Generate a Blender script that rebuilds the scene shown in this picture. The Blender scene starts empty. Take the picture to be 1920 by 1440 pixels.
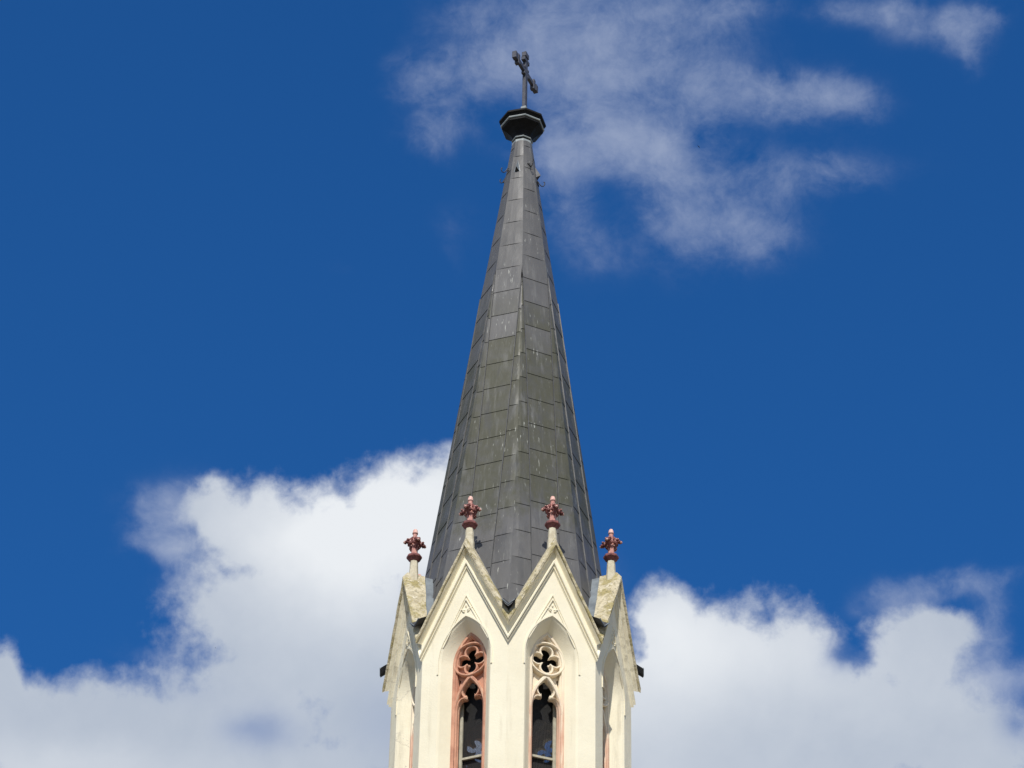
import bpy, bmesh, math, random
from math import sin, cos, tan, atan, atan2, radians, pi, sqrt
from mathutils import Vector, Matrix
random.seed(7)
C = bpy.context.scene.collection
scene = bpy.context.scene

# ------------------------------------------------------------------ camera
TH = radians(37.0)                       # pitch above the horizon
FPX = 8070 * tan(TH)                     # focal length in pixels of a 1920 px wide frame
ROLL = atan(170 / 8070.0)
YAW = radians(-0.1415)
CAM = Vector((0.0, -54.1, 1.6))
fwd = Vector((sin(YAW) * cos(TH), cos(YAW) * cos(TH), sin(TH)))
right0 = Vector((cos(YAW), -sin(YAW), 0))
up0 = right0.cross(fwd)
right = right0 * cos(ROLL) + up0 * sin(ROLL)
up = right0 * -sin(ROLL) + up0 * cos(ROLL)
cam_data = bpy.data.cameras.new('camera')
cam_data.sensor_width = 36.0
cam_data.lens = FPX / 1920 * 36.0
cam_data.clip_start = 0.5
cam_data.clip_end = 20000
cam = bpy.data.objects.new('camera', cam_data)
C.objects.link(cam)
m = Matrix((right, up, -fwd)).transposed().to_4x4()
m.translation = CAM
cam.matrix_world = m
scene.camera = cam

# ------------------------------------------------------------------ light
SUN_AZ, SUN_EL = radians(-4.0), radians(49.0)      # azimuth from the viewer's side, positive to the right
sun_dir = Vector((sin(SUN_AZ) * cos(SUN_EL), -cos(SUN_AZ) * cos(SUN_EL), sin(SUN_EL)))
sd = bpy.data.lights.new('sun', 'SUN')
sd.energy = 4.55
sd.angle = radians(0.53)
sd.color = (1.0, 0.955, 0.88)
sun = bpy.data.objects.new('sun', sd)
C.objects.link(sun)
sun.rotation_euler = sun_dir.to_track_quat('Z', 'Y').to_euler()
sun.location = (0, -30, 80)

scene.view_settings.view_transform = 'Standard'
scene.view_settings.look = 'None'
scene.view_settings.exposure = 0.0
scene.view_settings.gamma = 1.0


# ------------------------------------------------------------------ node helper
class NT:
    def __init__(self, tree):
        self.t = tree; self.n = tree.nodes; self.l = tree.links

    def put(self, sock, v):
        if isinstance(v, bpy.types.NodeSocket):
            self.l.new(v, sock)
        elif v is not None:
            if sock.type == 'RGBA' and not isinstance(v, (int, float)) and len(v) == 3:
                v = (*v, 1)
            sock.default_value = v

    def math(self, op, a, b=None, c=None, clamp=False):
        n = self.n.new('ShaderNodeMath'); n.operation = op; n.use_clamp = clamp
        for i, v in enumerate((a, b, c)):
            self.put(n.inputs[i], v)
        return n.outputs[0]

    def vec(self, op, a, b=None, scale=None):
        n = self.n.new('ShaderNodeVectorMath'); n.operation = op
        self.put(n.inputs[0], a)
        if b is not None: self.put(n.inputs[1], b)
        if scale is not None: self.put(n.inputs['Scale'], scale)
        return n.outputs['Value'] if op in ('LENGTH', 'DOT_PRODUCT', 'DISTANCE') else n.outputs[0]

    def noise(self, vec, scale, detail=4, rough=0.5, dist=0.0, out='Fac'):
        n = self.n.new('ShaderNodeTexNoise')
        self.put(n.inputs['Vector'], vec); self.put(n.inputs['Scale'], scale)
        self.put(n.inputs['Detail'], detail); self.put(n.inputs['Roughness'], rough)
        self.put(n.inputs['Distortion'], dist)
        return n.outputs[0] if out == 'Fac' else n.outputs['Color']

    def step(self, v, a, b, ta=0.0, tb=1.0):
        n = self.n.new('ShaderNodeMapRange'); n.interpolation_type = 'SMOOTHSTEP'
        self.put(n.inputs['Value'], v)
        for k, x in (('From Min', a), ('From Max', b), ('To Min', ta), ('To Max', tb)):
            self.put(n.inputs[k], x)
        return n.outputs['Result']

    def mix(self, f, a, b, mode='MIX'):
        n = self.n.new('ShaderNodeMix'); n.data_type = 'RGBA'; n.blend_type = mode
        self.put(n.inputs[0], f); self.put(n.inputs[6], a); self.put(n.inputs[7], b)
        return n.outputs[2]

    def comb(self, x, y, z):
        n = self.n.new('ShaderNodeCombineXYZ')
        for i, v in enumerate((x, y, z)): self.put(n.inputs[i], v)
        return n.outputs[0]

    def sep(self, v):
        n = self.n.new('ShaderNodeSeparateXYZ'); self.put(n.inputs[0], v)
        return n.outputs


# ------------------------------------------------------------------ sky and clouds (by compass bearing and altitude)
EL0 = radians(37.0)


def bearing(px, py):
    d = (fwd + right * ((px - 960) / FPX) + up * ((720 - py) / FPX)).normalized()
    return atan2(d.x, d.y) * cos(EL0), math.asin(d.z)


world = bpy.data.worlds.new('World')
scene.world = world
world.use_nodes = True
wt = world.node_tree
wt.nodes.clear()
W = NT(wt)
tc = W.n.new('ShaderNodeTexCoord')
D = tc.outputs['Generated']
x, y, z = W.sep(D)
azm = W.math('MULTIPLY', W.math('ARCTAN2', x, y), cos(EL0))
alt = W.math('ARCSINE', z)
UV = W.comb(azm, alt, 0.0)
sky = W.n.new('ShaderNodeTexSky')
sky.sky_type = 'NISHITA'
sky.sun_disc = False
sky.sun_elevation = SUN_EL
sky.sun_rotation = atan2(sun_dir.x, sun_dir.y)
sky.altitude = 300
sky.air_density = 1.0
sky.dust_density = 0.1
sky.ozone_density = 4.0
SKY_TINT = (0.195, 0.71, 1.22)
skyc = W.mix(1.0, sky.outputs[0], SKY_TINT, 'MULTIPLY')
bg_sky = W.n.new('ShaderNodeBackground')
bg_sky.inputs['Strength'].default_value = 0.1
W.l.new(skyc, bg_sky.inputs['Color'])

K = 1 / FPX
warp_a = W.vec('SUBTRACT', W.noise(D, 20, 3, 0.5, 0, 'Color'), (0.5, 0.5, 0.5))
warp_b = W.vec('SUBTRACT', W.noise(D, 60, 5, 0.55, 0, 'Color'), (0.5, 0.5, 0.5))
P = W.vec('ADD', UV, W.vec('MULTIPLY', warp_a, (0.014, 0.012, 0)))
P = W.vec('ADD', P, W.vec('MULTIPLY', warp_b, (0.010, 0.010, 0)))
puff = W.noise(W.vec('ADD', D, W.vec('SCALE', warp_b, scale=0.006)), 46, 9, 0.60, 0.0)
fine = W.noise(D, 120, 8, 0.62, 0.2)
broad = W.noise(D, 22, 5, 0.55, 0.3)


def ell(pt, b):
    u, v = bearing(b[0], b[1])
    q = W.vec('MULTIPLY', W.vec('SUBTRACT', pt, (u, v, 0)), (1 / (b[2] * K), 1 / (b[3] * K), 0))
    return q


heaps = [  # heaped cloud: centre and half sizes
    (830, 970, 130, 135), (740, 990, 150, 130), (640, 1020, 170, 130), (500, 1010, 140, 112), (425, 958, 72, 58),
    (550, 1172, 238, 190), (720, 1260, 270, 250), (450, 1345, 230, 110), (250, 1382, 220, 106), (80, 1378, 140, 110),
    (0, 1290, 45, 70), (900, 1190, 130, 260),
    (1255, 1185, 98, 105), (1365, 1225, 140, 118), (1430, 1335, 170, 120), (1250, 1300, 150, 120), (430, 1150, 88, 120), (480, 1445, 330, 90), (150, 1440, 220, 80), (1830, 1440, 120, 60), (1470, 1240, 115, 112), (1555, 1290, 84, 88), (1320, 1420, 270, 190),
    (1725, 1235, 100, 95), (1700, 1345, 170, 140), (1560, 1420, 200, 110), (1820, 1400, 130, 110), (1760, 1180, 80, 50)]
dmin = None
for b in heaps:
    d = W.vec('LENGTH', ell(P, b))
    dmin = d if dmin is None else W.math('SMOOTH_MIN', dmin, d, 0.22)
edge = W.math('ADD', W.math('SUBTRACT', 1.16, dmin), W.math('ADD', W.math('MULTIPLY', W.math('SUBTRACT', puff, 0.52), 1.0), W.math('MULTIPLY', W.math('SUBTRACT', fine, 0.5), 0.50)))
dens = W.step(edge, 0.0, 0.56)
dens = W.math('MAXIMUM', dens, W.step(dmin, 0.85, 0.35))
# blue showing through the thinner base
holes = [(485, 1372, 60, 34, .36), (1590, 1225, 30, 26, .8), (735, 1345, 60, 60, .12), (1895, 1350, 26, 36, .5), (300, 1290, 80, 26, .12)]
hole = None
for b in holes:
    q = ell(P, b)
    g = W.math('MULTIPLY', W.math('EXPONENT', W.math('MULTIPLY', W.vec('DOT_PRODUCT', q, q), -1.0)), b[4])
    hole = g if hole is None else W.math('ADD', hole, g)
dens = W.math('MULTIPLY', dens, W.math('SUBTRACT', 1.0, hole, clamp=True))

veils = [  # thin torn cloud: centre, half sizes, weight
    (1190, 40, 200, 110, .95), (1110, 140, 130, 90, .55), (1290, 175, 150, 70, .62), (1500, 178, 115, 42, .95),
    (1360, 10, 110, 30, .42), (930, 50, 140, 80, .42), (860, 145, 110, 40, .55), (950, 130, 90, 60, .40),
    (1140, 285, 130, 50, .75), (1240, 310, 90, 50, .65), (1370, 425, 90, 55, .60), (1290, 370, 80, 60, .50), (1300, 330, 220, 130, .14), (1030, 300, 60, 80, .4), (780, 150, 60, 30, .45), (820, 240, 70, 50, .35),
    (1250, 480, 90, 50, .2), (1500, 330, 190, 50, .42), (1620, 200, 70, 40, .40), (1770, 42, 100, 36, .55), (1690, 14, 60, 22, .4), (1850, 30, 40, 24, .35), (1820, 110, 24, 26, .3),
    (1820, 72, 46, 40, .40), (1585, 12, 80, 26, .42), (850, 240, 90, 60, .26), (870, 420, 60, 50, .15),
    (850, 490, 26, 80, .10), (1430, 450, 110, 60, .38), (1055, 350, 45, 90, .48), (1120, 460, 70, 50, .36), (1250, 420, 60, 50, .3),
    (40, 350, 40, 14, .12), (650, 500, 40, 18, .10), (1290, 545, 40, 18, .10), (1640, 340, 60, 30, .10),
    (1790, 1090, 90, 26, .75), (1690, 1115, 60, 26, .6), (1860, 1150, 34, 50, .5), (1700, 1150, 80, 30, .5), (1890, 1268, 70, 30, .9), (1850, 1230, 40, 60, .8), (1860, 1310, 50, 50, .9), (340, 965, 80, 60, 1.1), (300, 1020, 60, 26, .9), (360, 1075, 40, 50, .6), (330, 1120, 50, 50, .35), (290, 1235, 80, 30, .4), (1140, 1080, 60, 50, .22)]
vsum = None
for b in veils:
    q = ell(P, b)
    g = W.math('MULTIPLY', W.math('EXPONENT', W.math('MULTIPLY', W.vec('DOT_PRODUCT', q, q), -1.0)), b[4])
    vsum = g if vsum is None else W.math('ADD', vsum, g)
torn = W.noise(W.vec('MULTIPLY', W.vec('ADD', D, W.vec('SCALE', warp_b, scale=0.010)), (1.0, 1.0, 1.3)), 34, 12, 0.66, 0.3)
vt = W.math('ADD', W.math('MULTIPLY', vsum, 1.1), W.math('ADD', W.math('MULTIPLY', W.math('SUBTRACT', torn, 0.53), 3.0), W.math('MULTIPLY', W.math('SUBTRACT', fine, 0.5), 1.0)))
vt = W.math('MULTIPLY', W.step(vt, -0.35, 2.0), W.step(vsum, 0.0, 0.55))
vt = W.math('MULTIPLY', vt, 0.68, clamp=True)

# light and grey masses inside the heaped cloud
lights = [(760, 940, 230, 140, 0.92), (640, 1080, 200, 120, .45), (1265, 1180, 190, 110, .65), (1450, 1230, 160, 90, .25),
          (1700, 1290, 140, 90, .10), (130, 1440, 220, 40, .30), (1150, 1330, 200, 130, .35), (520, 1000, 100, 60, .15)]
lsum = None
for b in lights:
    q = ell(P, b)
    g = W.math('MULTIPLY', W.math('EXPONENT', W.math('MULTIPLY', W.vec('DOT_PRODUCT', q, q), -0.8)), b[4])
    lsum = g if lsum is None else W.math('ADD', lsum, g)
lit = W.math('ADD', W.math('ADD', lsum, W.math('MULTIPLY', W.math('SUBTRACT', broad, 0.5), 0.55)), W.math('MULTIPLY', W.math('SUBTRACT', fine, 0.5), 0.10))
lit = W.math('ADD', lit, 0.07, clamp=True)
cloudc = W.mix(lit, (0.46, 0.52, 0.62), (0.83, 0.86, 0.895))
veilc = W.mix(vt, (0.40, 0.47, 0.64), (0.44, 0.50, 0.64))
# unseen cloud added for neutral fill light, away from the sky around the spire
gen = W.step(W.noise(D, 3.2, 8, 0.58, 0.3), 0.40, 0.56)
away = W.step(W.vec('DOT_PRODUCT', D, tuple(fwd)), cos(0.50), cos(0.30), 1.0, 0.0)
gen = W.math('MULTIPLY', W.math('MULTIPLY', gen, away), W.step(z, 0.0, 0.12))
cov = W.math('MAXIMUM', W.math('MAXIMUM', dens, 0.0), gen)
col = W.mix(dens, veilc, cloudc)
col = W.mix(gen, col, (0.58, 0.60, 0.63))
cover = W.math('SUBTRACT', 1.0, W.math('MULTIPLY', W.math('SUBTRACT', 1.0, cov), W.math('SUBTRACT', 1.0, vt)), clamp=True)
bg_cloud = W.n.new('ShaderNodeBackground')
bg_cloud.inputs['Strength'].default_value = 1.0
W.l.new(col, bg_cloud.inputs['Color'])
ms = W.n.new('ShaderNodeMixShader')
W.l.new(cover, ms.inputs[0])
W.l.new(bg_sky.outputs[0], ms.inputs[1])
W.l.new(bg_cloud.outputs[0], ms.inputs[2])
wo = W.n.new('ShaderNodeOutputWorld')
W.l.new(ms.outputs[0], wo.inputs['Surface'])
world.cycles.sampling_method = 'MANUAL'
world.cycles.sample_map_resolution = 512


# ------------------------------------------------------------------ materials
def new_mat(name):
    mt = bpy.data.materials.new(name); mt.use_nodes = True
    nt = mt.node_tree
    bs = nt.nodes['Principled BSDF']
    n = NT(nt)
    g = n.n.new('ShaderNodeNewGeometry').outputs['Position']
    return mt, n, bs, g


def bump(n, bs, h, strength, dist):
    b = n.n.new('ShaderNodeBump')
    b.inputs['Strength'].default_value = strength
    b.inputs['Distance'].default_value = dist
    n.l.new(h, b.inputs['Height'])
    n.l.new(b.outputs[0], bs.inputs['Normal'])


def m_plaster():
    mt, n, bs, g = new_mat('cream_plaster')
    big = n.noise(g, 0.9, 5, 0.6)
    run = n.noise(n.vec('MULTIPLY', g, (5.0, 5.0, 0.45)), 1.0, 6, 0.62)
    small = n.noise(g, 9, 6, 0.65)
    c = n.mix(n.step(big, 0.35, 0.7), (0.86, 0.795, 0.61), (0.81, 0.74, 0.555))
    c = n.mix(n.step(run, 0.56, 0.78, 0, 0.40), c, (0.52, 0.46, 0.33))
    c = n.mix(n.step(small, 0.66, 0.76, 0, 0.30), c, (0.58, 0.52, 0.41))
    # grime washed down the weather sides of the tower
    side = n.step(n.math('ABSOLUTE', n.sep(g)[0]), 1.55, 2.05)
    c = n.mix(n.math('MULTIPLY', side, n.step(n.noise(n.vec('MULTIPLY', g, (6, 6, 0.7)), 1.0, 7, 0.68), 0.46, 0.70, 0, 0.5)), c, (0.46, 0.40, 0.285))
    band = n.math('MULTIPLY', n.step(n.math('ABSOLUTE', n.sep(g)[0]), 1.92, 2.12), n.step(n.sep(g)[2], 34.5, 35.3))
    c = n.mix(n.math('MULTIPLY', band, n.step(n.noise(g, 7, 7, 0.7), 0.48, 0.66, 0, 0.5)), c, (0.26, 0.225, 0.15))
    # worn patches where the paint has gone
    worn = n.math('MULTIPLY', n.step(n.noise(g, 4.5, 7, 0.65, 0.2), 0.64, 0.68, 0, 0.75), n.step(n.sep(g)[0], -1.7, -1.9))
    c = n.mix(worn, c, (0.45, 0.42, 0.37))
    v = n.n.new('ShaderNodeTexVoronoi'); v.feature = 'DISTANCE_TO_EDGE'
    n.put(v.inputs['Vector'], n.vec('ADD', g, n.vec('MULTIPLY', n.noise(g, 2.0, 5, 0.6, 0, 'Color'), (0.5, 0.5, 0.5))))
    v.inputs['Scale'].default_value = 0.42
    crack = n.math('MULTIPLY', n.step(v.outputs['Distance'], 0.0, 0.006, 1.0, 0.0), n.step(n.sep(g)[0], -1.72, -1.8))
    c = n.mix(n.math('MULTIPLY', crack, 0.35), c, (0.30, 0.27, 0.22))
    n.l.new(c, bs.inputs['Base Color'])
    bs.inputs['Roughness'].default_value = 0.85
    bump(n, bs, n.math('ADD', n.noise(g, 30, 5, 0.6), n.math('MULTIPLY', n.noise(g, 2.2, 3), 2.0)), 0.35, 0.012)
    return mt


def m_coping():
    mt, n, bs, g = new_mat('lichen_stone')
    a = n.noise(g, 7, 7, 0.65)
    b = n.noise(n.vec('ADD', g, (3.1, 0, 0)), 2.6, 6, 0.62, 0.4)
    d = n.noise(n.vec('ADD', g, (0, 7.7, 0)), 18, 6, 0.7)
    c = n.mix(n.step(a, 0.35, 0.68), (0.62, 0.55, 0.39), (0.44, 0.38, 0.25))
    c = n.mix(n.step(b, 0.47, 0.62, 0, 0.75), c, (0.30, 0.245, 0.075))
    c = n.mix(n.step(d, 0.52, 0.66, 0, 0.8), c, (0.16, 0.14, 0.09))
    c = n.mix(n.step(n.noise(n.vec('ADD', g, (0, 0, 5)), 12, 6, 0.6), 0.58, 0.66, 0, 0.8), c, (0.72, 0.66, 0.52))
    n.l.new(c, bs.inputs['Base Color'])
    bs.inputs['Roughness'].default_value = 0.95
    bump(n, bs, n.math('ADD', a, d), 0.8, 0.03)
    return mt


def m_stone(name, base, alt_c, pale, up_pale=0.0):
    mt, n, bs, g = new_mat(name)
    a = n.noise(g, 4, 6, 0.6)
    run = n.noise(n.vec('MULTIPLY', g, (14, 14, 1.2)), 1.0, 5, 0.6)
    c = n.mix(n.step(a, 0.35, 0.68), base, alt_c)
    zz = n.sep(g)[2]
    f = n.step(run, 0.50, 0.66, 0, 0.6)
    if up_pale:
        f = n.math('ADD', f, n.math('MULTIPLY', n.step(n.math('ADD', zz, n.math('MULTIPLY', n.math('SUBTRACT', a, 0.5), 0.9)), 33.2, 33.9), up_pale), clamp=True)
    c = n.mix(f, c, pale)
    c = n.mix(n.step(n.noise(g, 11, 6, 0.68), 0.60, 0.72, 0, 0.4), c, (0.20, 0.12, 0.08))
    n.l.new(c, bs.inputs['Base Color'])
    bs.inputs['Roughness'].default_value = 0.9
    bump(n, bs, n.noise(g, 40, 5, 0.6), 0.4, 0.01)
    return mt


def m_sheet():
    mt, n, bs, g = new_mat('weathered_sheet_metal')
    at = n.n.new('ShaderNodeAttribute'); at.attribute_name = 'sheet'
    r, gg, bb = n.sep(at.outputs['Vector'])
    zz = n.sep(g)[2]
    stk = n.noise(n.vec('MULTIPLY', g, (9, 9, 0.55)), 1.0, 6, 0.62)
    mott = n.noise(g, 2.4, 6, 0.62)
    c = n.mix(r, (0.089, 0.088, 0.088), (0.108, 0.106, 0.106))
    # olive algae film low on the roof, sheet by sheet
    alg = n.math('MULTIPLY', n.step(n.math('ADD', zz, n.math('MULTIPLY', n.math('SUBTRACT', gg, 0.5), 2.6)), 44.6, 42.6),
                 n.step(n.math('ADD', zz, n.math('MULTIPLY', n.math('SUBTRACT', mott, 0.5), 3.0)), 37.4, 38.8))
    alg = n.math('MULTIPLY', alg, n.step(mott, 0.25, 0.6, 0.45, 0.95))
    c = n.mix(alg, c, (0.054, 0.054, 0.031))
    c = n.mix(n.step(stk, 0.50, 0.74, 0, 0.42), c, (0.19, 0.19, 0.185))
    c = n.mix(n.step(n.noise(n.vec('MULTIPLY', g, (5, 5, 0.8)), 1.0, 5, 0.6), 0.52, 0.70, 0, 0.45), c, (0.055, 0.056, 0.062))
    # chalky white runs
    w = n.noise(n.vec('MULTIPLY', g, (26, 26, 1.3)), 1.0, 4, 0.55)
    w2 = n.noise(n.vec('ADD', g, (5, 5, 5)), 1.1, 3, 0.5)
    c = n.mix(n.math('MULTIPLY', n.step(w, 0.635, 0.71, 0, 0.75), n.step(w2, 0.45, 0.60)), c, (0.48, 0.49, 0.44))
    n.l.new(c, bs.inputs['Base Color'])
    bs.inputs['Metallic'].default_value = 0.15
    n.put(bs.inputs['Roughness'], n.step(mott, 0.3, 0.7, 0.46, 0.62))
    bump(n, bs, n.math('ADD', n.noise(n.vec('MULTIPLY', g, (3, 3, 1.2)), 1.0, 3, 0.5), n.math('MULTIPLY', n.noise(g, 30, 3), 0.05)), 0.22, 0.05)
    return mt


def m_simple(name, col, col2, rough, scale=6, metal=0.0, bstr=0.2):
    mt, n, bs, g = new_mat(name)
    a = n.noise(g, scale, 6, 0.62)
    n.l.new(n.mix(n.step(a, 0.35, 0.68), col, col2), bs.inputs['Base Color'])
    bs.inputs['Roughness'].default_value = rough
    bs.inputs['Metallic'].default_value = metal
    bump(n, bs, n.noise(g, scale * 5, 4), bstr, 0.01)
    return mt


M_PLASTER = m_plaster()
M_COPING = m_coping()
M_PINK = m_stone('pink_sandstone', (0.60, 0.315, 0.205), (0.45, 0.215, 0.14), (0.74, 0.55, 0.39))
M_PALE = m_stone('cream_washed_sandstone', (0.66, 0.42, 0.30), (0.60, 0.35, 0.24), (0.82, 0.73, 0.56), 0.85)
M_SHEET = m_sheet()
M_SEAM = m_simple('folded_seam_metal', (0.075, 0.075, 0.077), (0.11, 0.11, 0.11), 0.5, 5, 0.2)
M_LEAD = m_simple('pale_lead', (0.21, 0.24, 0.26), (0.13, 0.15, 0.17), 0.55, 4, 0.15)
M_KNOB = m_simple('shade_dark_metal', (0.007, 0.007, 0.008), (0.013, 0.013, 0.014), 0.6, 5, 0.2)  # near-black base puts the shade of the knob's underside into the colour
M_KNOB.node_tree.nodes['Principled BSDF'].inputs['Specular IOR Level'].default_value = 0.15
M_KNOB.node_tree.nodes['Principled BSDF'].inputs['Metallic'].default_value = 0.0
M_SPOUT = m_simple('dark_lead', (0.03, 0.03, 0.034), (0.055, 0.057, 0.062), 0.55, 6, 0.1)  # dark grey lead, deepened to paint in the shade under the spouts
M_CROSS = m_simple('grey_cross_metal', (0.050, 0.052, 0.066), (0.08, 0.082, 0.10), 0.5, 9, 0.15)
M_BEAD = m_simple('bare_lead_bead', (0.33, 0.36, 0.36), (0.24, 0.27, 0.27), 0.5, 8, 0.1)
M_BURG = m_simple('burgundy_and_shade', (0.24, 0.078, 0.068), (0.115, 0.034, 0.032), 0.65, 14)
M_ROSE = m_simple('rose_stone', (0.60, 0.315, 0.26), (0.46, 0.20, 0.165), 0.8, 12)
M_KNOT = m_simple('pale_rose_stone', (0.74, 0.50, 0.43), (0.55, 0.27, 0.22), 0.8, 16)
M_CREAM = m_simple('cream_finial_stone', (0.66, 0.60, 0.45), (0.50, 0.44, 0.31), 0.9, 10, 0, 0.5)
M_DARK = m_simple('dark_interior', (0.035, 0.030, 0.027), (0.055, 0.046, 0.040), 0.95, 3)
M_WOOD = m_simple('weathered_batten', (0.48, 0.46, 0.36), (0.36, 0.34, 0.26), 0.85, 8)
M_IRON = m_simple('black_iron', (0.02, 0.02, 0.022), (0.035, 0.032, 0.03), 0.6, 9)
M_BIRD = m_simple('dark_plumage', (0.02, 0.02, 0.022), (0.04, 0.037, 0.035), 0.8, 9)
M_BIRDW = m_simple('white_plumage', (0.75, 0.75, 0.74), (0.65, 0.65, 0.66), 0.8, 9)
M_GROUND = m_simple('paved_square', (0.165, 0.14, 0.10), (0.12, 0.10, 0.07), 0.9, 0.4)


def m_net():
    mt, n, bs, g = new_mat('wire_netting')
    q = n.n.new('ShaderNodeTexCoord').outputs['Object']
    a = n.sep(q)
    u = n.math('MULTIPLY', n.math('ADD', a[0], a[2]), 42.0)
    v = n.math('MULTIPLY', n.math('SUBTRACT', a[0], a[2]), 42.0)
    fu = n.math('ABSOLUTE', n.math('SUBTRACT', n.math('FRACT', u), 0.5))
    fv = n.math('ABSOLUTE', n.math('SUBTRACT', n.math('FRACT', v), 0.5))
    wire = n.math('GREATER_THAN', n.math('MAXIMUM', fu, fv), 0.365)
    bs.inputs['Base Color'].default_value = (0.022, 0.021, 0.020, 1)
    bs.inputs['Roughness'].default_value = 0.6
    n.l.new(wire, bs.inputs['Alpha'])
    return mt


M_NET = m_net()


# ------------------------------------------------------------------ mesh helpers
def link(name, bm, mat, parent=None, smooth=False):
    me = bpy.data.meshes.new(name)
    bmesh.ops.recalc_face_normals(bm, faces=bm.faces)
    bm.to_mesh(me); bm.free()
    if smooth:
        for p in me.polygons: p.use_smooth = True
    me.materials.append(mat)
    o = bpy.data.objects.new(name, me)
    C.objects.link(o)
    if parent: o.parent = parent
    return o


def add_box(bm, x0, x1, y0, y1, z0, z1, mtx=None):
    vs = [bm.verts.new((a, b, c)) for a in (x0, x1) for b in (y0, y1) for c in (z0, z1)]
    for f in ((0, 1, 3, 2), (4, 6, 7, 5), (0, 4, 5, 1), (2, 3, 7, 6), (0, 2, 6, 4), (1, 5, 7, 3)):
        bm.faces.new([vs[i] for i in f])
    if mtx is not None:
        bmesh.ops.transform(bm, matrix=mtx, verts=vs)
    return vs


def add_lathe(bm, prof, n=8, phase=0.0, cap=True):
    rings = []
    for r, zz in prof:
        rings.append([bm.verts.new((r * sin(phase + 2 * pi * i / n), -r * cos(phase + 2 * pi * i / n), zz)) for i in range(n)])
    for a, b in zip(rings, rings[1:]):
        for i in range(n):
            bm.faces.new((a[i], a[(i + 1) % n], b[(i + 1) % n], b[i]))
    if cap:
        bm.faces.new(rings[0]); bm.faces.new(rings[-1])
    return rings


def add_tube(bm, pts, rad, n=8, cap=True):
    pts = [Vector(p) for p in pts]
    rads = rad if isinstance(rad, (list, tuple)) else [rad] * len(pts)
    rings = []
    ref = Vector((0.31, 0.87, 0.38)).normalized()
    for i, p in enumerate(pts):
        t = (pts[min(i + 1, len(pts) - 1)] - pts[max(i - 1, 0)]).normalized()
        a = t.cross(ref).normalized(); b = t.cross(a)
        rings.append([bm.verts.new(p + (a * cos(2 * pi * k / n) + b * sin(2 * pi * k / n)) * rads[i]) for k in range(n)])
    for a, b in zip(rings, rings[1:]):
        for k in range(n):
            bm.faces.new((a[k], a[(k + 1) % n], b[(k + 1) % n], b[k]))
    if cap:
        bm.faces.new(rings[0]); bm.faces.new(rings[-1])


def add_blob(bm, loc, size, sub=2, rot=None):
    mt = Matrix.Translation(loc)
    if rot is not None: mt = mt @ rot
    mt = mt @ Matrix.Diagonal((size[0], size[1], size[2], 1))
    bmesh.ops.create_icosphere(bm, subdivisions=sub, radius=1.0, matrix=mt)


def plate(bm, outlines, d_front, d_back, bevel, A):
    """cut-out slab: 2D outlines (s, z), the first solid, the others holes; front at d_front, back at d_back"""
    cu = bpy.data.curves.new('outline', 'CURVE')
    cu.dimensions = '2D'; cu.fill_mode = 'BOTH'
    half = (d_front - d_back) / 2
    cu.extrude = half - bevel
    cu.bevel_depth = bevel; cu.bevel_resolution = 0
    for o in outlines:
        sp = cu.splines.new('POLY'); sp.points.add(len(o) - 1)
        for p, q in zip(sp.points, o): p.co = (q[0], q[1], 0, 1)
        sp.use_cyclic_u = True
    ob = bpy.data.objects.new('outline', cu); C.objects.link(ob)
    dg = bpy.context.evaluated_depsgraph_get()
    me = bpy.data.meshes.new_from_object(ob.evaluated_get(dg))
    mid = (d_front + d_back) / 2
    for v in me.vertices:
        v.co = (v.co.x, -(A + mid + v.co.z), v.co.y)
    bm.from_mesh(me)
    bpy.data.meshes.remove(me); bpy.data.objects.remove(ob); bpy.data.curves.remove(cu)


def copy_tree(o, parent=None, rz=0.0):
    c = o.copy(); C.objects.link(c)
    if parent is not None: c.parent = parent
    for ch in list(o.children):
        copy_tree(ch, c)
    return c


# ------------------------------------------------------------------ tower dimensions
RAD = 2.33                                # corner radius of the octagonal belfry
A = RAD * cos(pi / 8)                     # distance of a face from the axis
HW = RAD * sin(pi / 8)                    # half width of a face
T8 = tan(pi / 8)
ROT = radians(-2.0)
SLOPE = 2.10
APEX = 37.08
tower = bpy.data.objects.new('church_tower', None)
C.objects.link(tower)
tower.location = (-0.02, 0, 0)
tower.rotation_euler = (0, 0, ROT)
tower.empty_display_size = 3
tower['label'] = 'cream octagonal church tower with pointed gables, tall dark grey spire and cross on top'
tower['category'] = 'church tower'


def P3(s, d, zz):
    return (s, -(A + d), zz)


def niche_half(zz, z0, half, inset=0.0):
    """half width of the pointed niche at height zz (equilateral arch on half, inset for the inner orders)"""
    w = half - inset
    if zz <= z0: return w
    R = 2 * half - inset
    v = R * R - (zz - z0) ** 2
    if v <= half * half: return 0.0
    return sqrt(v) - half


NZ0, NHALF, NINSET = 34.38, 0.54, 0.185
N_APEX = NZ0 + sqrt((2 * NHALF) ** 2 - NHALF ** 2)
F_APEX = NZ0 + sqrt((2 * NHALF - NINSET) ** 2 - NHALF ** 2)
SILL = 30.4


def arch_outline(half, inset, zb, n=26):
    za = NZ0 + sqrt((2 * half - inset) ** 2 - half ** 2)
    zs = [zb] + [NZ0 + (za - NZ0) * (1 - cos(pi / 2 * i / n)) * 0 + (za - NZ0) * sin(pi / 2 * i / n) for i in range(n + 1)]
    L = [(-niche_half(q, NZ0, half, inset), q) for q in zs]
    L[-1] = (0.0, za)
    return L + [(-s, q) for s, q in reversed(L[:-1])]


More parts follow.
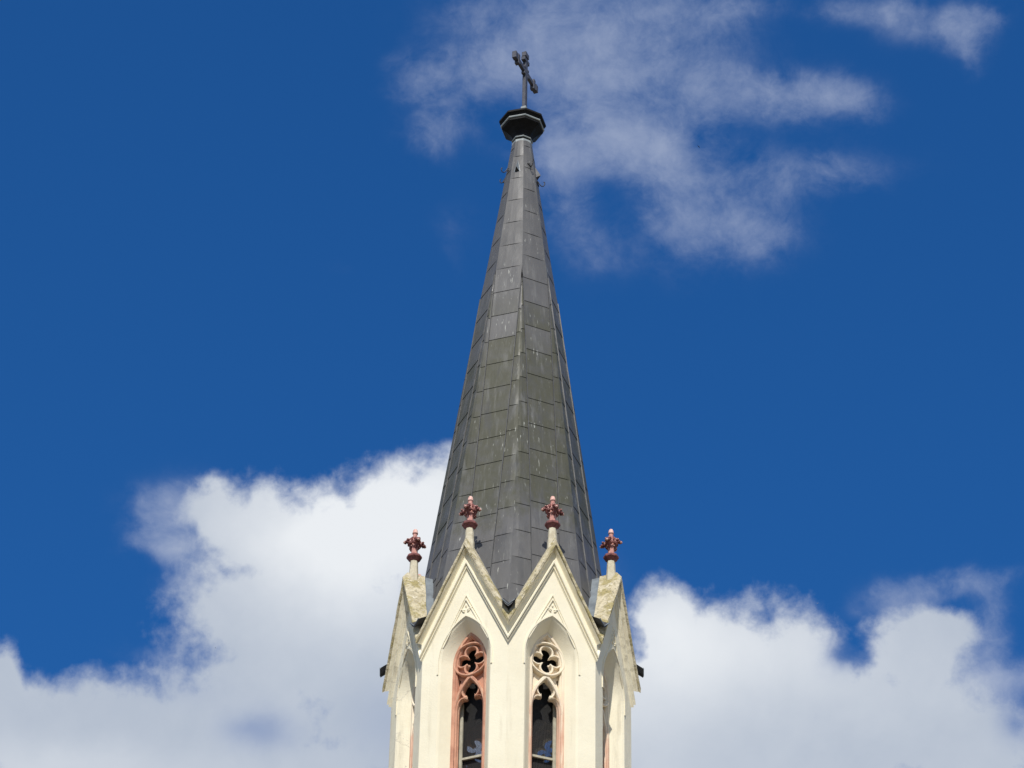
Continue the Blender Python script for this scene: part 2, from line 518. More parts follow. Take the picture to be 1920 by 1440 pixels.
# ------------------------------------------------------------------ wall
wall_bm = bmesh.new()
out_n = arch_outline(NHALF, 0.0, SILL)                 # niche edge on the wall face
mid_n = arch_outline(NHALF, 0.035, SILL + 0.02)
in_n = arch_outline(NHALF, NINSET, SILL + 0.12)        # where the splay meets the tracery
half_n = len(out_n) // 2 + 1
slope_line = lambda zz: max(0.0, min(HW, (APEX - 0.42 - zz) / SLOPE))


def wall_face(bm, rot):
    V = {}

    def v(s, d, zz):
        key = (round(s, 5), round(d, 5), round(zz, 5))
        if key not in V:
            q = rot @ Vector(P3(s, d, zz))
            V[key] = bm.verts.new(q)
        return V[key]

    def quad(*ps):
        vs = []
        for p in ps:
            q = v(*p)
            if q not in vs: vs.append(q)
        if len(vs) > 2:
            try: bm.faces.new(vs)
            except ValueError: pass

    for sg in (-1, 1):
        rows = [(abs(s), q) for s, q in out_n[:half_n]]
        zb = APEX - 0.42 - HW * SLOPE
        # split at the gable foot
        rr = []
        for (s0, q0), (s1, q1) in zip(rows, rows[1:]):
            rr.append((s0, q0))
            if q0 < zb < q1:
                rr.append((niche_half(zb, NZ0, NHALF), zb))
        rr.append(rows[-1])
        for (s0, q0), (s1, q1) in zip(rr, rr[1:]):
            quad((sg * slope_line(q0), 0, q0), (sg * s0, 0, q0), (sg * s1, 0, q1), (sg * slope_line(q1), 0, q1))
        quad((sg * slope_line(rr[-1][1]), 0, rr[-1][1]), (0, 0, rr[-1][1]), (0, 0, APEX - 0.42))
        # plain wall below the windows
        quad((sg * HW, 0, 0), (0, 0, 0), (0, 0, SILL), (sg * rows[0][0], 0, SILL), (sg * HW, 0, SILL))
    # splayed reveals: a small arris, then the splay, then the straight part
    rings = [[(s, 0, q) for s, q in out_n], [(s, -0.03, q) for s, q in mid_n], [(s, -0.23, q) for s, q in in_n], [(s, -0.52, q) for s, q in in_n]]
    for a, b in zip(rings, rings[1:]):
        m_ = len(a)
        for i in range(m_):
            quad(a[i], a[(i + 1) % m_], b[(i + 1) % m_], b[i])


for k in range(8):
    wall_face(wall_bm, Matrix.Rotation(radians(22.5 + 45 * k), 3, 'Z'))
bmesh.ops.remove_doubles(wall_bm, verts=wall_bm.verts, dist=0.0005)
wall = link('wall', wall_bm, M_PLASTER, tower)
wall.data.materials.append(M_DARK)

# dark lining of the bell chamber
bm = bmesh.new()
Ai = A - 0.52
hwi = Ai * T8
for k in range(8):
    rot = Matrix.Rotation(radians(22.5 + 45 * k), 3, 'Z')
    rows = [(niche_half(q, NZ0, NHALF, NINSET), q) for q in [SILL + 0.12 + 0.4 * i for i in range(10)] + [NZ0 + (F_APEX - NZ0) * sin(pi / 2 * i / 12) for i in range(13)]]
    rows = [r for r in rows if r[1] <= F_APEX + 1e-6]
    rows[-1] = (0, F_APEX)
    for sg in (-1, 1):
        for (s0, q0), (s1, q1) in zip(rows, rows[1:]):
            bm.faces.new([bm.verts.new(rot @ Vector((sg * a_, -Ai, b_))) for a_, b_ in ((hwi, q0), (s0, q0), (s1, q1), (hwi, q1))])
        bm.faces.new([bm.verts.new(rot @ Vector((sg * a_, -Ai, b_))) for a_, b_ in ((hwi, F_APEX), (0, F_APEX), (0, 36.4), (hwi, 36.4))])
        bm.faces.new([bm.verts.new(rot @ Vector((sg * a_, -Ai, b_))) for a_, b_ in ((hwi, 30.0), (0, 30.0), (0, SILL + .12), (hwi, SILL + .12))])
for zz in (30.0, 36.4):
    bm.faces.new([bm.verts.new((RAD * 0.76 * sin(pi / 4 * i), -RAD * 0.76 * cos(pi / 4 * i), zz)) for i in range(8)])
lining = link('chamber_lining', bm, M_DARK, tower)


# ------------------------------------------------------------------ gable copings with their mouldings
def sweep_gable(bm, prof, taper=False):
    """prof: closed list of (d, v): outward distance and distance below the slope line, mitred at apex and corner"""
    cosb = 1 / sqrt(1 + SLOPE * SLOPE)
    N = 10
    cols = []
    for sg in (-1, 1):
        side = []
        for i in range(N + 1):
            ring = []
            for d, v_ in prof:
                if taper and -0.3 < d < -0.2: d = d + 0.20 * (1 - i / N)
                send = HW + d * T8
                s = send * (1 - i / N)
                zt = APEX - v_ / cosb
                ring.append(bm.verts.new(P3(sg * s, d, zt - SLOPE * s)))
            side.append(ring)
        for a, b in zip(side, side[1:]):
            for j in range(len(prof)):
                bm.faces.new((a[j], a[(j + 1) % len(prof)], b[(j + 1) % len(prof)], b[j]))
        bm.faces.new(side[0])
    bmesh.ops.remove_doubles(bm, verts=bm.verts, dist=0.0005)


bm = bmesh.new()
sweep_gable(bm, [(-0.29, 0.0), (0.08, 0.0), (0.168, 0.046), (0.174, 0.054), (0.174, 0.090), (0.165, 0.097), (-0.29, 0.097)], True)
# small unevenness of old stone
for v in bm.verts:
    v.co += Vector((random.uniform(-1, 1), random.uniform(-1, 1), random.uniform(-1, 1))) * 0.006
coping = link('coping', bm, M_COPING, tower)
bm = bmesh.new()
sweep_gable(bm, [(-0.2, 0.099), (0.130, 0.099), (0.125, 0.104), (0.045, 0.126), (0.030, 0.136), (0.030, 0.212), (0.072, 0.219), (0.084, 0.229), (0.080, 0.250), (0.050, 0.259),
                 (0.034, 0.262), (0.034, 0.271), (0.050, 0.275), (0.044, 0.288), (0.016, 0.293), (0.0, 0.306), (-0.2, 0.306)])
mould = link('cornice_moulding', bm, M_PLASTER, coping)
bm = bmesh.new()
sweep_gable(bm, [(-0.292, 0.012), (-0.9, 0.012), (-0.9, 0.045), (-0.292, 0.045)], True)
lead = link('lead_flashing', bm, M_LEAD, coping)

# ------------------------------------------------------------------ steep relief gable over the niche with its leaf
G_APEX, G_SLOPE = 35.83, 2.06


def v_band(bm, apex, slope, w, d0, d1, zfoot):
    cosb = 1 / sqrt(1 + slope * slope)
    for sg in (-1, 1):
        prof = [(d0, 0.0), (d1, 0.006), (d1, w - 0.006), (d0, w)]
        top = [bm.verts.new(P3(0, d, apex - v / cosb)) for d, v in prof]
        bot = []
        for d, v in prof:
            s = (apex - v / cosb - zfoot) / slope
            bot.append(bm.verts.new(P3(sg * s, -0.006 + (d - d0) * 0.15, zfoot)))
        for j in range(3):
            bm.faces.new((top[j], top[j + 1], bot[j + 1], bot[j]))
        bm.faces.new(bot)


bm = bmesh.new()
v_band(bm, G_APEX, G_SLOPE, 0.030, -0.005, 0.022, 34.62)
v_band(bm, G_APEX - 0.10, G_SLOPE, 0.030, -0.005, 0.030, 34.72)
# rim round the niche arch
ro = arch_outline(NHALF, -0.035, NZ0 - 0.25, 26)
ri = arch_outline(NHALF, -0.004, NZ0 - 0.25, 26)
pr = [[bm.verts.new(P3(s, d, q)) for s, q in o] for o, d in ((ro, -0.004), (ro, 0.016), (ri, 0.016), (ri, -0.004))]
for a, b in zip(pr, pr[1:]):
    for i in range(len(a) - 1):
        bm.faces.new((a[i], a[i + 1], b[i + 1], b[i]))
gablet = link('gablet', bm, M_PLASTER, tower)
bm = bmesh.new()
for sg in (-1, 1):
    for s, q, ang, l in ((0.075, 35.47, 20, 0.065), (0.055, 35.43, 40, 0.04)):
        rot = Matrix.Rotation(sg * -radians(ang), 4, 'Y')
        add_blob(bm, P3(sg * s, 0.004, q), (l, 0.022, 0.018), 2, rot)
add_blob(bm, P3(0, 0.004, 35.55), (0.018, 0.02, 0.04), 2)
link('leaf_ornament', bm, M_PLASTER, gablet, True)


# ------------------------------------------------------------------ window tracery
def arc(cx, cz, r, a0, a1, n):
    return [(cx + r * cos(a0 + (a1 - a0) * i / n), cz + r * sin(a0 + (a1 - a0) * i / n)) for i in range(n + 1)]


def quatrefoil(cz, c, r, cusp=None, n=18):
    """four lobes round a centre; with cusp, the lobes are cut apart by spurs whose tips lie at (cusp, cusp)"""
    hd = c / sqrt(2)
    q = c / 2 + sqrt(max(0.0, r * r - hd * hd)) / sqrt(2)
    ang = atan2(q, q - c) if cusp is None else radians(132)
    pts = []
    for j in range(4):
        base = j * pi / 2
        lobe = [(c + r * cos(-ang + 2 * ang * i / n), r * sin(-ang + 2 * ang * i / n)) for i in range(n + (0 if cusp is None else 1))]
        if cusp is not None: lobe.append((cusp, cusp))
        for X, Z in lobe:
            pts.append((X * cos(base) - Z * sin(base), cz + X * sin(base) + Z * cos(base)))
    return pts


def spline(pts, n=6):
    out = []
    P = [pts[0]] + list(pts) + [pts[-1]]
    for i in range(1, len(P) - 2):
        p0, p1, p2, p3 = P[i - 1], P[i], P[i + 1], P[i + 2]
        for k in range(n):
            t = k / n
            out.append(tuple(0.5 * ((2 * p1[j]) + (-p0[j] + p2[j]) * t + (2 * p0[j] - 5 * p1[j] + 4 * p2[j] - p3[j]) * t * t +
                                    (-p0[j] + 3 * p1[j] - 3 * p2[j] + p3[j]) * t ** 3) for j in range(2)))
    out.append(tuple(pts[-1]))
    return out


def trefoil(off, zb):
    """lancet light with two cusps and a pointed upper lobe; off widens it"""
    low = spline([(0.255, 33.34), (0.250, 33.48), (0.22, 33.60), (0.165, 33.655), (0.10, 33.655), (0.068, 33.69)], 5)
    hi = spline([(0.068, 33.69), (0.095, 33.72), (0.136, 33.78), (0.142, 33.865), (0.10, 33.955), (0.0, 34.05)], 5)
    Rr = [(0.255, zb)] + low + hi[1:]
    if off:
        q = []
        for i, p in enumerate(Rr):
            a, b = Rr[max(i - 1, 0)], Rr[min(i + 1, len(Rr) - 1)]
            tx, tz = b[0] - a[0], b[1] - a[1]
            L = math.hypot(tx, tz) or 1
            q.append((max(0.0, p[0] + off * tz / L), p[1] - off * tx / L))
        q[0] = (0.255 + off, zb)
        q[-1] = (0.0, 34.05 + off * 1.35)
        for i in range(len(q) - 1):
            q[i] = (max(q[i][0], 0.035), q[i][1])
        Rr = q
    return Rr + [(-s, zz) for s, zz in reversed(Rr[:-1])]


CZ = 34.50
ZB = SILL + 0.12


def build_window(mat):
    b = bmesh.new()
    inner = arch_outline(NHALF, NINSET - 0.03, ZB)
    inner2 = arch_outline(NHALF, NINSET + 0.045, ZB + 0.05)
    plate(b, [inner, inner2], -0.235, -0.47, 0.012, A)
    # second order of the frame, stepped back
    inner3 = arch_outline(NHALF, NINSET + 0.072, ZB + 0.08)
    plate(b, [arch_outline(NHALF, NINSET + 0.045, ZB + 0.04), inner3], -0.270, -0.43, 0.012, A)
    # pierced plate between the bars
    tri = [(0.215, 34.115), (0.290, 34.19), (0.292, 33.90), (0.275, 33.93)]
    top = [(0.0, 35.02), (-0.10, 34.905), (0.0, 34.925), (0.10, 34.905)]
    plate(b, [arch_outline(NHALF, NINSET + 0.04, ZB + 0.03), quatrefoil(CZ, 0.175, 0.112, 0.074), trefoil(0.012, ZB + 0.1), tri, [(-s, q) for s, q in tri], top],
          -0.342, -0.405, 0.009, A)
    # ring
    n = 48
    plate(b, [arc(0, CZ, 0.362, 0, 2 * pi * (1 - 1 / n), n - 1), arc(0, CZ, 0.342, 0, 2 * pi * (1 - 1 / n), n - 1)], -0.228, -0.39, 0.014, A)
    # foils inside the ring
    plate(b, [quatrefoil(CZ, 0.175, 0.136), quatrefoil(CZ, 0.175, 0.117, 0.084)], -0.268, -0.385, 0.008, A)
    # pointed arch of the lancet
    def lancet(half, za, zs):
        Rq = (half * half + (za - zs) ** 2) / (2 * half)
        L = []
        for i in range(17):
            zz = zs + (za - zs) * sin(pi / 2 * i / 16)
            L.append((-(sqrt(max(0, Rq * Rq - (zz - zs) ** 2)) - (Rq - half)), zz))
        L[-1] = (0.0, za)
        return [(-half, ZB + 0.06)] + L
    Lo, Li = lancet(0.330, 34.165, 33.38), lancet(0.298, 34.10, 33.38)
    band = Lo + [(-s, q) for s, q in reversed(Lo[:-1])] + Li[:1] and (Lo + [(-s, q) for s, q in reversed(Lo[:-1])] + [(-s, q) for s, q in Li] + [q for q in reversed(Li[:-1])])
    plate(b, [band], -0.250, -0.385, 0.013, A)
    # cusped foils
    to, ti = trefoil(0.036, ZB + 0.05), trefoil(0.020, ZB + 0.08)
    plate(b, [to, ti[:]], -0.280, -0.38, 0.008, A)
    w = link('window_tracery', b, mat, tower)
    b = bmesh.new()
    d = 0.49
    hw = 0.30
    for s0, s1, z0, z1 in ((-hw, -hw + 0.065, ZB + .05, 33.7), (hw - 0.065, hw, ZB + .05, 33.7), (-hw + 0.065, hw - 0.065, 32.47, 32.515), (-hw + 0.02, hw - 0.02, 34.22, 34.265)):
        add_box(b, s0, s1, -(A - d), -(A - d - 0.04), z0, z1)
    link('net_frame', b, M_WOOD, w)
    b = bmesh.new()
    o = arch_outline(NHALF, NINSET + 0.01, ZB)
    b.faces.new([b.verts.new(P3(s, -0.555, q)) for s, q in o])
    link('netting', b, M_NET, w)
    return w


win_pink = build_window(M_PINK)
win_pale = build_window(M_PALE)

# ------------------------------------------------------------------ finial
bm = bmesh.new()
add_lathe(bm, [(0.105, 36.86), (0.100, 37.02), (0.092, 37.09), (0.086, 37.18), (0.080, 37.36)], 8, pi / 8)
FD = -0.045


def at_axis(o):
    o.location = (0, -(A + FD), 0)
    return o


finial = at_axis(link('finial', bm, M_CREAM, tower))
bm = bmesh.new()
add_lathe(bm, [(0.082, 37.355), (0.10, 37.375), (0.125, 37.41), (0.152, 37.435), (0.155, 37.445), (0.155, 37.475), (0.145, 37.49), (0.075, 37.525)], 8, pi / 8)
link('collar', bm, M_BURG, finial)  # dark red also puts the shade of the collar's underside into the colour
bm = bmesh.new()
add_lathe(bm, [(0.074, 37.52), (0.066, 37.55), (0.064, 37.62), (0.070, 37.70), (0.060, 37.90)], 8, pi / 8)
add_lathe(bm, [(0.046, 37.89), (0.043, 38.02)], 10)
link('shaft', bm, M_ROSE, finial)
bm = bmesh.new()
add_lathe(bm, [(0.044, 38.015), (0.058, 38.025), (0.058, 38.045), (0.052, 38.055), (0.046, 38.10), (0.034, 38.125), (0.012, 38.133)], 12)
link('cap', bm, M_KNOT, finial, True)


def crocket(ang):
    rot = Matrix.Rotation(ang, 4, 'Z')
    b = bmesh.new()

    def pt(r, zz, t=0.0):
        return rot @ Vector((t, -r, zz))
    # leaf stalk rising from the shaft, rolling over and down at the tip
    add_tube(b, [pt(0.03, 37.62), pt(0.075, 37.68), pt(0.12, 37.755), pt(0.165, 37.775), pt(0.205, 37.745), pt(0.215, 37.715)], [0.03, 0.038, 0.045, 0.042, 0.034, 0.018], 8)
    for r, zz, t, s in ((0.10, 37.80, 0.0, 0.046), (0.07, 37.845, 0.0, 0.045), (0.155, 37.80, 0.035, 0.030), (0.155, 37.80, -0.035, 0.030), (0.10, 37.73, 0.05, 0.034), (0.10, 37.73, -0.05, 0.034), (0.185, 37.745, 0.03, 0.026), (0.185, 37.745, -0.03, 0.026), (0.055, 37.89, 0.0, 0.028)):
        p = pt(r, zz, t)
        add_blob(b, p, (s, s, s * 0.9), 2)
    bmesh.ops.translate(b, verts=b.verts, vec=(0, 0, 0.03))
    for v in b.verts:
        v.co += Vector((random.uniform(-1, 1), random.uniform(-1, 1), random.uniform(-1, 1))) * 0.005
    nf = len(b.faces)
    for r, zz, t, s in ((0.213, 37.765, 0, 0.030), (0.105, 37.875, 0.0, 0.026), (0.165, 37.84, 0.045, 0.016), (0.165, 37.84, -0.045, 0.016), (0.115, 37.79, 0.065, 0.017), (0.115, 37.79, -0.065, 0.017), (0.085, 37.70, 0.045, 0.014), (0.085, 37.70, -0.045, 0.014)):
        add_blob(b, rot @ Vector((t, -r, zz)), (s, s, s * 0.85), 2)
    b.faces.ensure_lookup_table()
    for f in b.faces[nf:]: f.material_index = 1
    c = link('crocket', b, M_BURG, finial)
    c.data.materials.append(M_KNOT)
    return c, rot


for j in range(4):
    crocket(j * pi / 2)

# ------------------------------------------------------------------ lead spout at each corner valley (built at azimuth 0 = corner towards the viewer)
bm = bmesh.new()
secs = []
for r, zc in ((1.80, 35.74), (2.25, 35.43), (2.57, 35.20)):
    ring = []
    for s, h in ((-0.125, 0.120), (-0.105, 0.125), (0, 0.02), (0.105, 0.125), (0.125, 0.120), (0.055, 0.02), (0, -0.025), (-0.055, 0.02)):
        ring.append(bm.verts.new((s, -r, zc + h)))
    secs.append(ring)
for a, b in zip(secs, secs[1:]):
    for i in range(8):
        bm.faces.new((a[i], a[(i + 1) % 8], b[(i + 1) % 8], b[i]))
bm.faces.new(secs[0]); bm.faces.new(secs[-1])
spout = link('rain_spout', bm, M_SPOUT, tower)
bm = bmesh.new()
add_tube(bm, [(s, -2.572, 35.20 + h) for s, h in ((-0.125, 0.122), (-0.115, 0.122), (0, 0.012), (0.115, 0.122), (0.125, 0.122))], 0.013, 6)
link('rim', bm, M_LEAD, spout)


# ------------------------------------------------------------------ spire of lapped sheets, slightly twisted
Z0S, Z1S = 35.22, 48.98
R_OF = lambda zz: 0.227 + (48.95 - zz) * 0.1350


def twist(zz):
    t = max(0.0, min(1.0, (zz - 36.0) / 13.0))
    return radians(8.5) * t


def corner(k, zz):
    a = pi / 4 * k + twist(zz)
    r = R_OF(zz)
    return Vector((r * sin(a), -r * cos(a), zz))


def face_pt(k, u, zz, off=0.0):
    a, b = corner(k, zz), corner(k + 1, zz)
    am = pi / 4 * (k + 0.5) + twist(zz)
    nrm = Vector((sin(am), -cos(am), 0.124)).normalized()
    return a.lerp(b, u) + nrm * off


def fw(zz): return 2 * R_OF(zz) * sin(pi / 8)


def u_l(zz):
    return max(0.0, 0.5 - 0.300 / fw(zz))


bm = bmesh.new()
lay = bm.verts.layers.float_color.new('sheet')
PITCH = 0.695
for k in range(8):
    for strip in range(3):
        base = random.uniform(0, PITCH) if strip != 1 else (0.0 if k % 2 else 0.30) + random.uniform(0, .05)
        zz = Z0S - PITCH + base
        while zz < Z1S:
            za, zb = max(zz, Z0S), min(zz + PITCH, Z1S)
            tone = (random.random(), random.random(), random.random(), 1)
            if zb - za > 0.02:
                rows = []
                for i in range(4):
                    t = i / 3
                    q = za + (zb - za) * t
                    ul = u_l(q)
                    u0, u1 = ((0, ul), (ul, 1 - ul), (1 - ul, 1))[strip]
                    off = 0.0095 * (1 - t) + 0.002
                    if strip != 1: off -= 0.002
                    rows.append((u0, u1, q, off))
                if max(r_[1] - r_[0] for r_ in rows) > 0.012:
                    vs = []
                    for u0, u1, q, off in rows:
                        gp = 0.009 / fw(q)
                        ua, ub = (u0 + gp if u0 > 0.001 else u0), (u1 - gp if u1 < 0.999 else u1)
                        if ub < ua: ua = ub = (u0 + u1) / 2
                        row = [bm.verts.new(face_pt(k, ua + (ub - ua) * j / 3, q, off if 0.001 < ua + (ub - ua) * j / 3 < 0.999 else 0.0)) for j in range(4)]
                        for v in row: v[lay] = tone
                        vs.append(row)
                    for a, b in zip(vs, vs[1:]):
                        for j in range(3):
                            bm.faces.new((a[j], a[j + 1], b[j + 1], b[j]))
                    u0, u1, q, off = rows[0]
                    lip = [bm.verts.new(Vector(vs[0][j].co) - Vector((sin(pi / 4 * (k + 0.5) + twist(q)), -cos(pi / 4 * (k + 0.5) + twist(q)), 0)) * 0.02) for j in range(4)]
                    for v in lip: v[lay] = (0, tone[1], tone[2], 1)
                    for j in range(3):
                        bm.faces.new((lip[j], lip[j + 1], vs[0][j + 1], vs[0][j]))
            zz += PITCH
spire = link('spire', bm, M_SHEET, tower)
# seams: hips and the two folds of each face
bm = bmesh.new()


def ridge(bm, fn, zs, w, h):
    prev = None
    for zz in zs:
        ring = fn(zz, w, h)
        ring = [bm.verts.new(p) for p in ring]
        if prev:
            for i in range(4):
                bm.faces.new((prev[i], prev[(i + 1) % 4], ring[(i + 1) % 4], ring[i]))
        else: bm.faces.new(ring)
        prev = ring
    bm.faces.new(prev)


for k in range(8):
    def hip(zz, w, h, k=k):
        a = pi / 4 * k + twist(zz)
        o = Vector((sin(a), -cos(a), 0)); t = Vector((cos(a), sin(a), 0))
        p = corner(k, zz)
        return [p - t * w - o * 0.02, p - t * w * 0.6 + o * h, p + t * w * 0.6 + o * h, p + t * w - o * 0.02]
    for side in (0, 1):
        def fold(zz, w, h, k=k, side=side):
            u = u_l(zz) if side == 0 else 1 - u_l(zz)
            du = w / fw(zz)
            return [face_pt(k, u - du, zz, -0.005), face_pt(k, u - du * 0.7, zz, h), face_pt(k, u + du * 0.7, zz, h), face_pt(k, u + du, zz, -0.005)]
        zt = 44.55 + (0.25 if (k + side) % 2 else 0)
        ridge(bm, fold, [Z0S + (zt - Z0S) * i / 24 for i in range(25)], 0.008, 0.026)
link('seams', bm, M_SEAM, spire)
# little triangular vents near the top
for k in (-1, 1, 3, 5):
    bm = bmesh.new()
    zb, zt = 47.93, 48.27
    w = 0.055 / fw(zb)
    p_t = face_pt(k, 0.5, zt, 0.012)
    p_l, p_r = face_pt(k, 0.5 - w, zb, 0.012), face_pt(k, 0.5 + w, zb, 0.012)
    p_n = face_pt(k, 0.5, zb + 0.065, 0.11)
    q_t, q_l, q_r = face_pt(k, 0.5, zt + 0.03, 0.008), face_pt(k, 0.5 - w * 1.35, zb, 0.008), face_pt(k, 0.5 + w * 1.35, zb, 0.008)
    A_ = [bm.verts.new(p) for p in (p_t, p_l, p_r, p_n)]
    bm.faces.new((A_[0], A_[1], A_[3])); bm.faces.new((A_[0], A_[3], A_[2]))
    B_ = [bm.verts.new(p) for p in (q_t, q_l, q_r)]
    bm.faces.new((B_[0], B_[1], A_[1], A_[0])); bm.faces.new((B_[0], A_[0], A_[2], B_[2]))
    vent = link('vent', bm, M_LEAD if k == -1 else M_SPOUT, spire)
    bm = bmesh.new()
    bm.faces.new([bm.verts.new(p) for p in (face_pt(k, 0.5 - w * .9, zb + 0.004, 0.016), face_pt(k, 0.5 + w * .9, zb + 0.004, 0.016), face_pt(k, 0.5, zb + 0.062, 0.10))])
    link('opening', bm, M_IRON, vent)
# iron roof hooks
for k, u, zz in ((-2, 0.35, 48.05), (0, 0.55, 48.08), (1, 0.6, 47.72), (3, 0.5, 48.0), (5, 0.5, 48.0)):
    bm = bmesh.new()
    pts = []
    for i in range(15):
        t = i / 14
        a = -pi / 2 + t * 1.5 * pi
        pts.append(face_pt(k, u, zz + 0.11 - 0.075 * sin(a + 0.2) - 0.10 * (1 - t), 0.055 - 0.055 * cos(a * 0.95)))
    pts = [face_pt(k, u, zz + 0.16, 0.0), face_pt(k, u, zz + 0.13, 0.03), face_pt(k, u, zz + 0.05, 0.05), face_pt(k, u, zz - 0.02, 0.09), face_pt(k, u, zz - 0.03, 0.135),
           face_pt(k, u, zz + 0.01, 0.165), face_pt(k, u, zz + 0.06, 0.17), face_pt(k, u, zz + 0.085, 0.15)]
    add_tube(bm, pts, 0.011, 6)
    add_tube(bm, [face_pt(k, u - 0.18, zz + 0.12, 0.02), face_pt(k, u + 0.18, zz + 0.04, 0.02)], 0.010, 6)
    link('roof_hook', bm, M_IRON, spire)

# ------------------------------------------------------------------ moulded knob under the cross
KT = twist(49.0)
bm = bmesh.new()
add_lathe(bm, [(0.200, 48.90), (0.205, 49.00), (0.208, 49.02), (0.208, 49.10), (0.222, 49.16), (0.27, 49.23), (0.35, 49.31), (0.45, 49.385), (0.465, 49.40), (0.465, 49.52),
               (0.46, 49.53), (0.475, 49.56), (0.515, 49.585), (0.525, 49.59), (0.525, 49.635), (0.51, 49.645), (0.10, 49.78), (0.10, 50.0)], 8, KT)
knob = link('spire_knob', bm, M_KNOB, tower)


def bead(zc, rc, rr):
    b = bmesh.new()
    prof = [(rc + rr * cos(a), zc + rr * sin(a)) for a in [2 * pi * i / 10 for i in range(10)]]
    rings = []
    for r, zz in prof:
        rings.append([b.verts.new((r * sin(KT + pi / 4 * i), -r * cos(KT + pi / 4 * i), zz)) for i in range(8)])
    for j in range(10):
        p, q = rings[j], rings[(j + 1) % 10]
        for i in range(8):
            b.faces.new((p[i], p[(i + 1) % 8], q[(i + 1) % 8], q[i]))
    link('bead', b, M_BEAD, knob)


bead(49.475, 0.468, 0.026)
bead(49.07, 0.222, 0.019)
bm = bmesh.new()
add_lathe(bm, [(0.192, 48.93), (0.192, 48.995)], 8, KT)
bmesh.ops.scale(bm, vec=(1.2, 1.2, 1), verts=bm.verts)
link('neck_band', bm, M_BEAD, knob)

# ------------------------------------------------------------------ cross
BA = radians(19.0) - ROT                                      # the bar runs almost along the line of sight
cm = Matrix.Translation((0.035, 0, 0)) @ Matrix.Rotation(-BA, 4, 'Z')   # local y = along the bar (away), local x = thickness
bm = bmesh.new()
CC = 51.16


def cb(x_, y0, y1, z0, z1):
    add_box(bm, -x_, x_, y0, y1, z0, z1, cm)


cb(0.040, -0.058, 0.058, 49.72, 51.70 - 0.16)                   # post
cb(0.037, -0.55, 0.55, CC - 0.055, CC + 0.055)               # bar
for s in (-1, 1):
    a, b = sorted((s * 0.655, s * 0.535))
    cb(0.052, a, b, CC - 0.095, CC + 0.095)
    a, b = sorted((s * 0.50, s * 0.41))
    cb(0.052, a, b, CC - 0.14, CC + 0.14)
cb(0.052, -0.095, 0.095, 51.59, 51.72)
cb(0.047, -0.14, 0.14, 51.44, 51.54)
for s in (-1, 1):
    for q in (-1, 1):
        y0, y1 = sorted((s * 0.062, s * 0.125)); z0, z1 = sorted((CC + q * 0.06, CC + q * 0.125))
        cb(0.044, y0, y1, z0, z1)
bmesh.ops.bevel(bm, geom=bm.edges[:], offset=0.007, segments=1, affect='EDGES')
cross = link('cross', bm, M_CROSS, tower)
bm = bmesh.new()
add_box(bm, -0.062, 0.062, -0.08, 0.08, 49.70, 50.09, cm)
bmesh.ops.bevel(bm, geom=bm.edges[:], offset=0.012, segments=1, affect='EDGES')
link('foot_socket', bm, M_BEAD, cross)

# ------------------------------------------------------------------ repeat the gables, windows, finials and spouts round the octagon
first = {}
for k in range(-4, 4):
    rz = radians(22.5 + 45 * k)
    for proto in (coping, gablet, finial, (win_pink if k in (-1, 2, -4) else win_pale)):
        if proto.name not in first:
            first[proto.name] = True; o = proto
        else:
            o = copy_tree(proto, tower)
        o.rotation_euler = (0, 0, rz)
        if proto is finial:
            o.location = (sin(rz) * (A + FD), -cos(rz) * (A + FD), 0)
    o = spout if k == -4 else copy_tree(spout, tower)
    o.rotation_euler = (0, 0, radians(45 * k))

# ------------------------------------------------------------------ ground
bm = bmesh.new()
n = 24
S = 6000
for i in range(n):
    for j in range(n):
        f = lambda t: math.copysign(abs(2 * t / n - 1) ** 2.2, 2 * t / n - 1) * S
        bm.faces.new([bm.verts.new((f(a), f(b), 0)) for a, b in ((i, j), (i + 1, j), (i + 1, j + 1), (i, j + 1))])
bmesh.ops.remove_doubles(bm, verts=bm.verts, dist=0.001)
ground = link('ground', bm, M_GROUND)
ground['kind'] = 'structure'


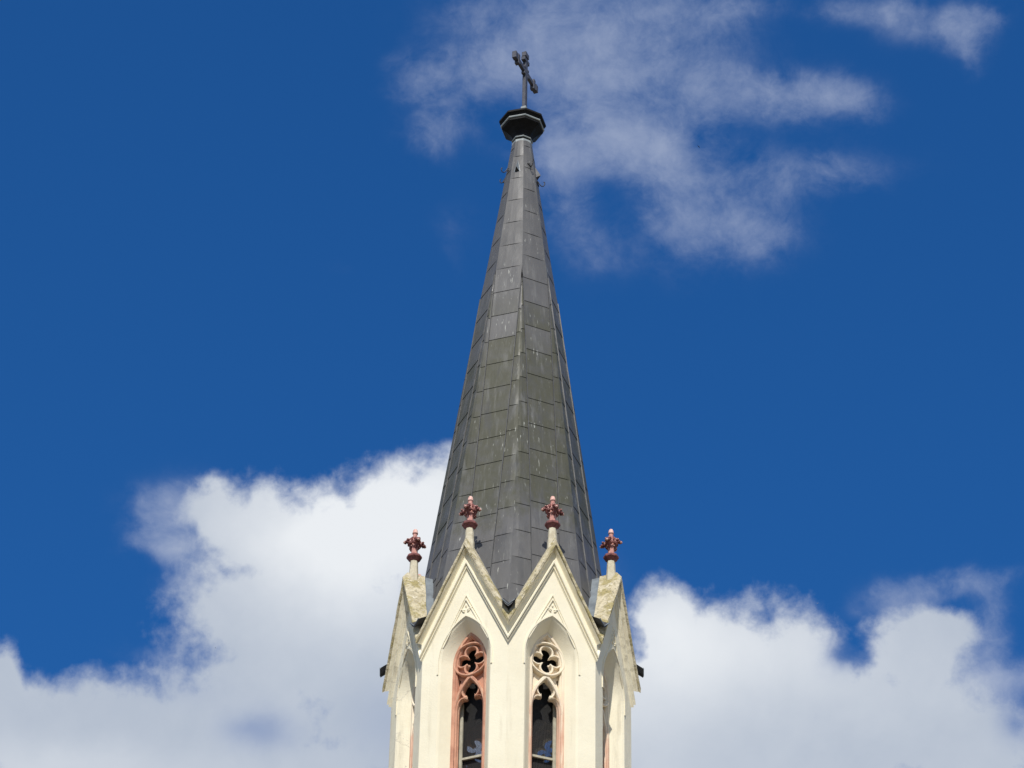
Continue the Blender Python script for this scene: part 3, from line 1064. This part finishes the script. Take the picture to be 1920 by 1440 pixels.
# ------------------------------------------------------------------ birds
def bird(px, py, dist, span, heading, bank, mat, label):
    d = (fwd + right * ((px - 960) / FPX) + up * ((720 - py) / FPX)).normalized()
    p = CAM + d * dist
    b = bmesh.new()
    L = span * 0.42
    secs = [(-0.62, 0.004, 0.10), (-0.40, 0.03, 0.09), (-0.1, 0.085, 0.10), (0.15, 0.10, 0.11), (0.36, 0.075, 0.085), (0.46, 0.065, 0.065), (0.56, 0.03, 0.03), (0.66, 0.006, 0.006)]
    rings = []
    for yy, h, w in secs:
        rings.append([b.verts.new((w * L * cos(a), yy * L, h * L * sin(a))) for a in [2 * pi * i / 8 for i in range(8)]])
    for q, r in zip(rings, rings[1:]):
        for i in range(8): b.faces.new((q[i], q[(i + 1) % 8], r[(i + 1) % 8], r[i]))
    b.faces.new(rings[0]); b.faces.new(rings[-1])
    for sg in (-1, 1):
        st = [(0.06, 0.30, -0.16, 0.04), (0.5, 0.36, -0.02, 0.16), (0.85, 0.26, 0.02, 0.16), (1.2, -0.06, -0.14, 0.06)]
        prev = None
        for xs, le, te, zz in st:
            ring = [b.verts.new((sg * xs * L, yy * L, (zz + dz) * L)) for yy, dz in ((le, 0), ((le + te) / 2, 0.02), (te, 0), ((le + te) / 2, -0.012))]
            if prev:
                for i in range(4): b.faces.new((prev[i], prev[(i + 1) % 4], ring[(i + 1) % 4], ring[i]))
            prev = ring
        b.faces.new(prev)
    # forked tail
    for sg in (-1, 1):
        vs = [b.verts.new((sg * a * L, yy * L, zz * L)) for a, yy, zz in ((0.0, -0.5, 0.02), (0.09, -0.5, 0.02), (0.2, -1.0, 0.0), (0.02, -0.72, 0.0))]
        b.faces.new(vs)
    o = link('bird', b, mat)
    o.location = p
    o.rotation_euler = (radians(10), radians(bank), radians(heading))
    o['label'] = label; o['category'] = 'bird'; o['group'] = 'tiny birds high in the sky'


bird(1310, 275, 260, 0.32, 35, 35, M_BIRD, 'tiny dark bird against the thin cloud right of the cross')
bird(404, 1215, 260, 0.26, -20, 60, M_BIRD, 'tiny dark bird in front of the big white cloud left of the tower')
bird(1533, 1131, 260, 0.26, 40, -30, M_BIRDW, 'tiny white bird just above the edge of the right-hand cloud')
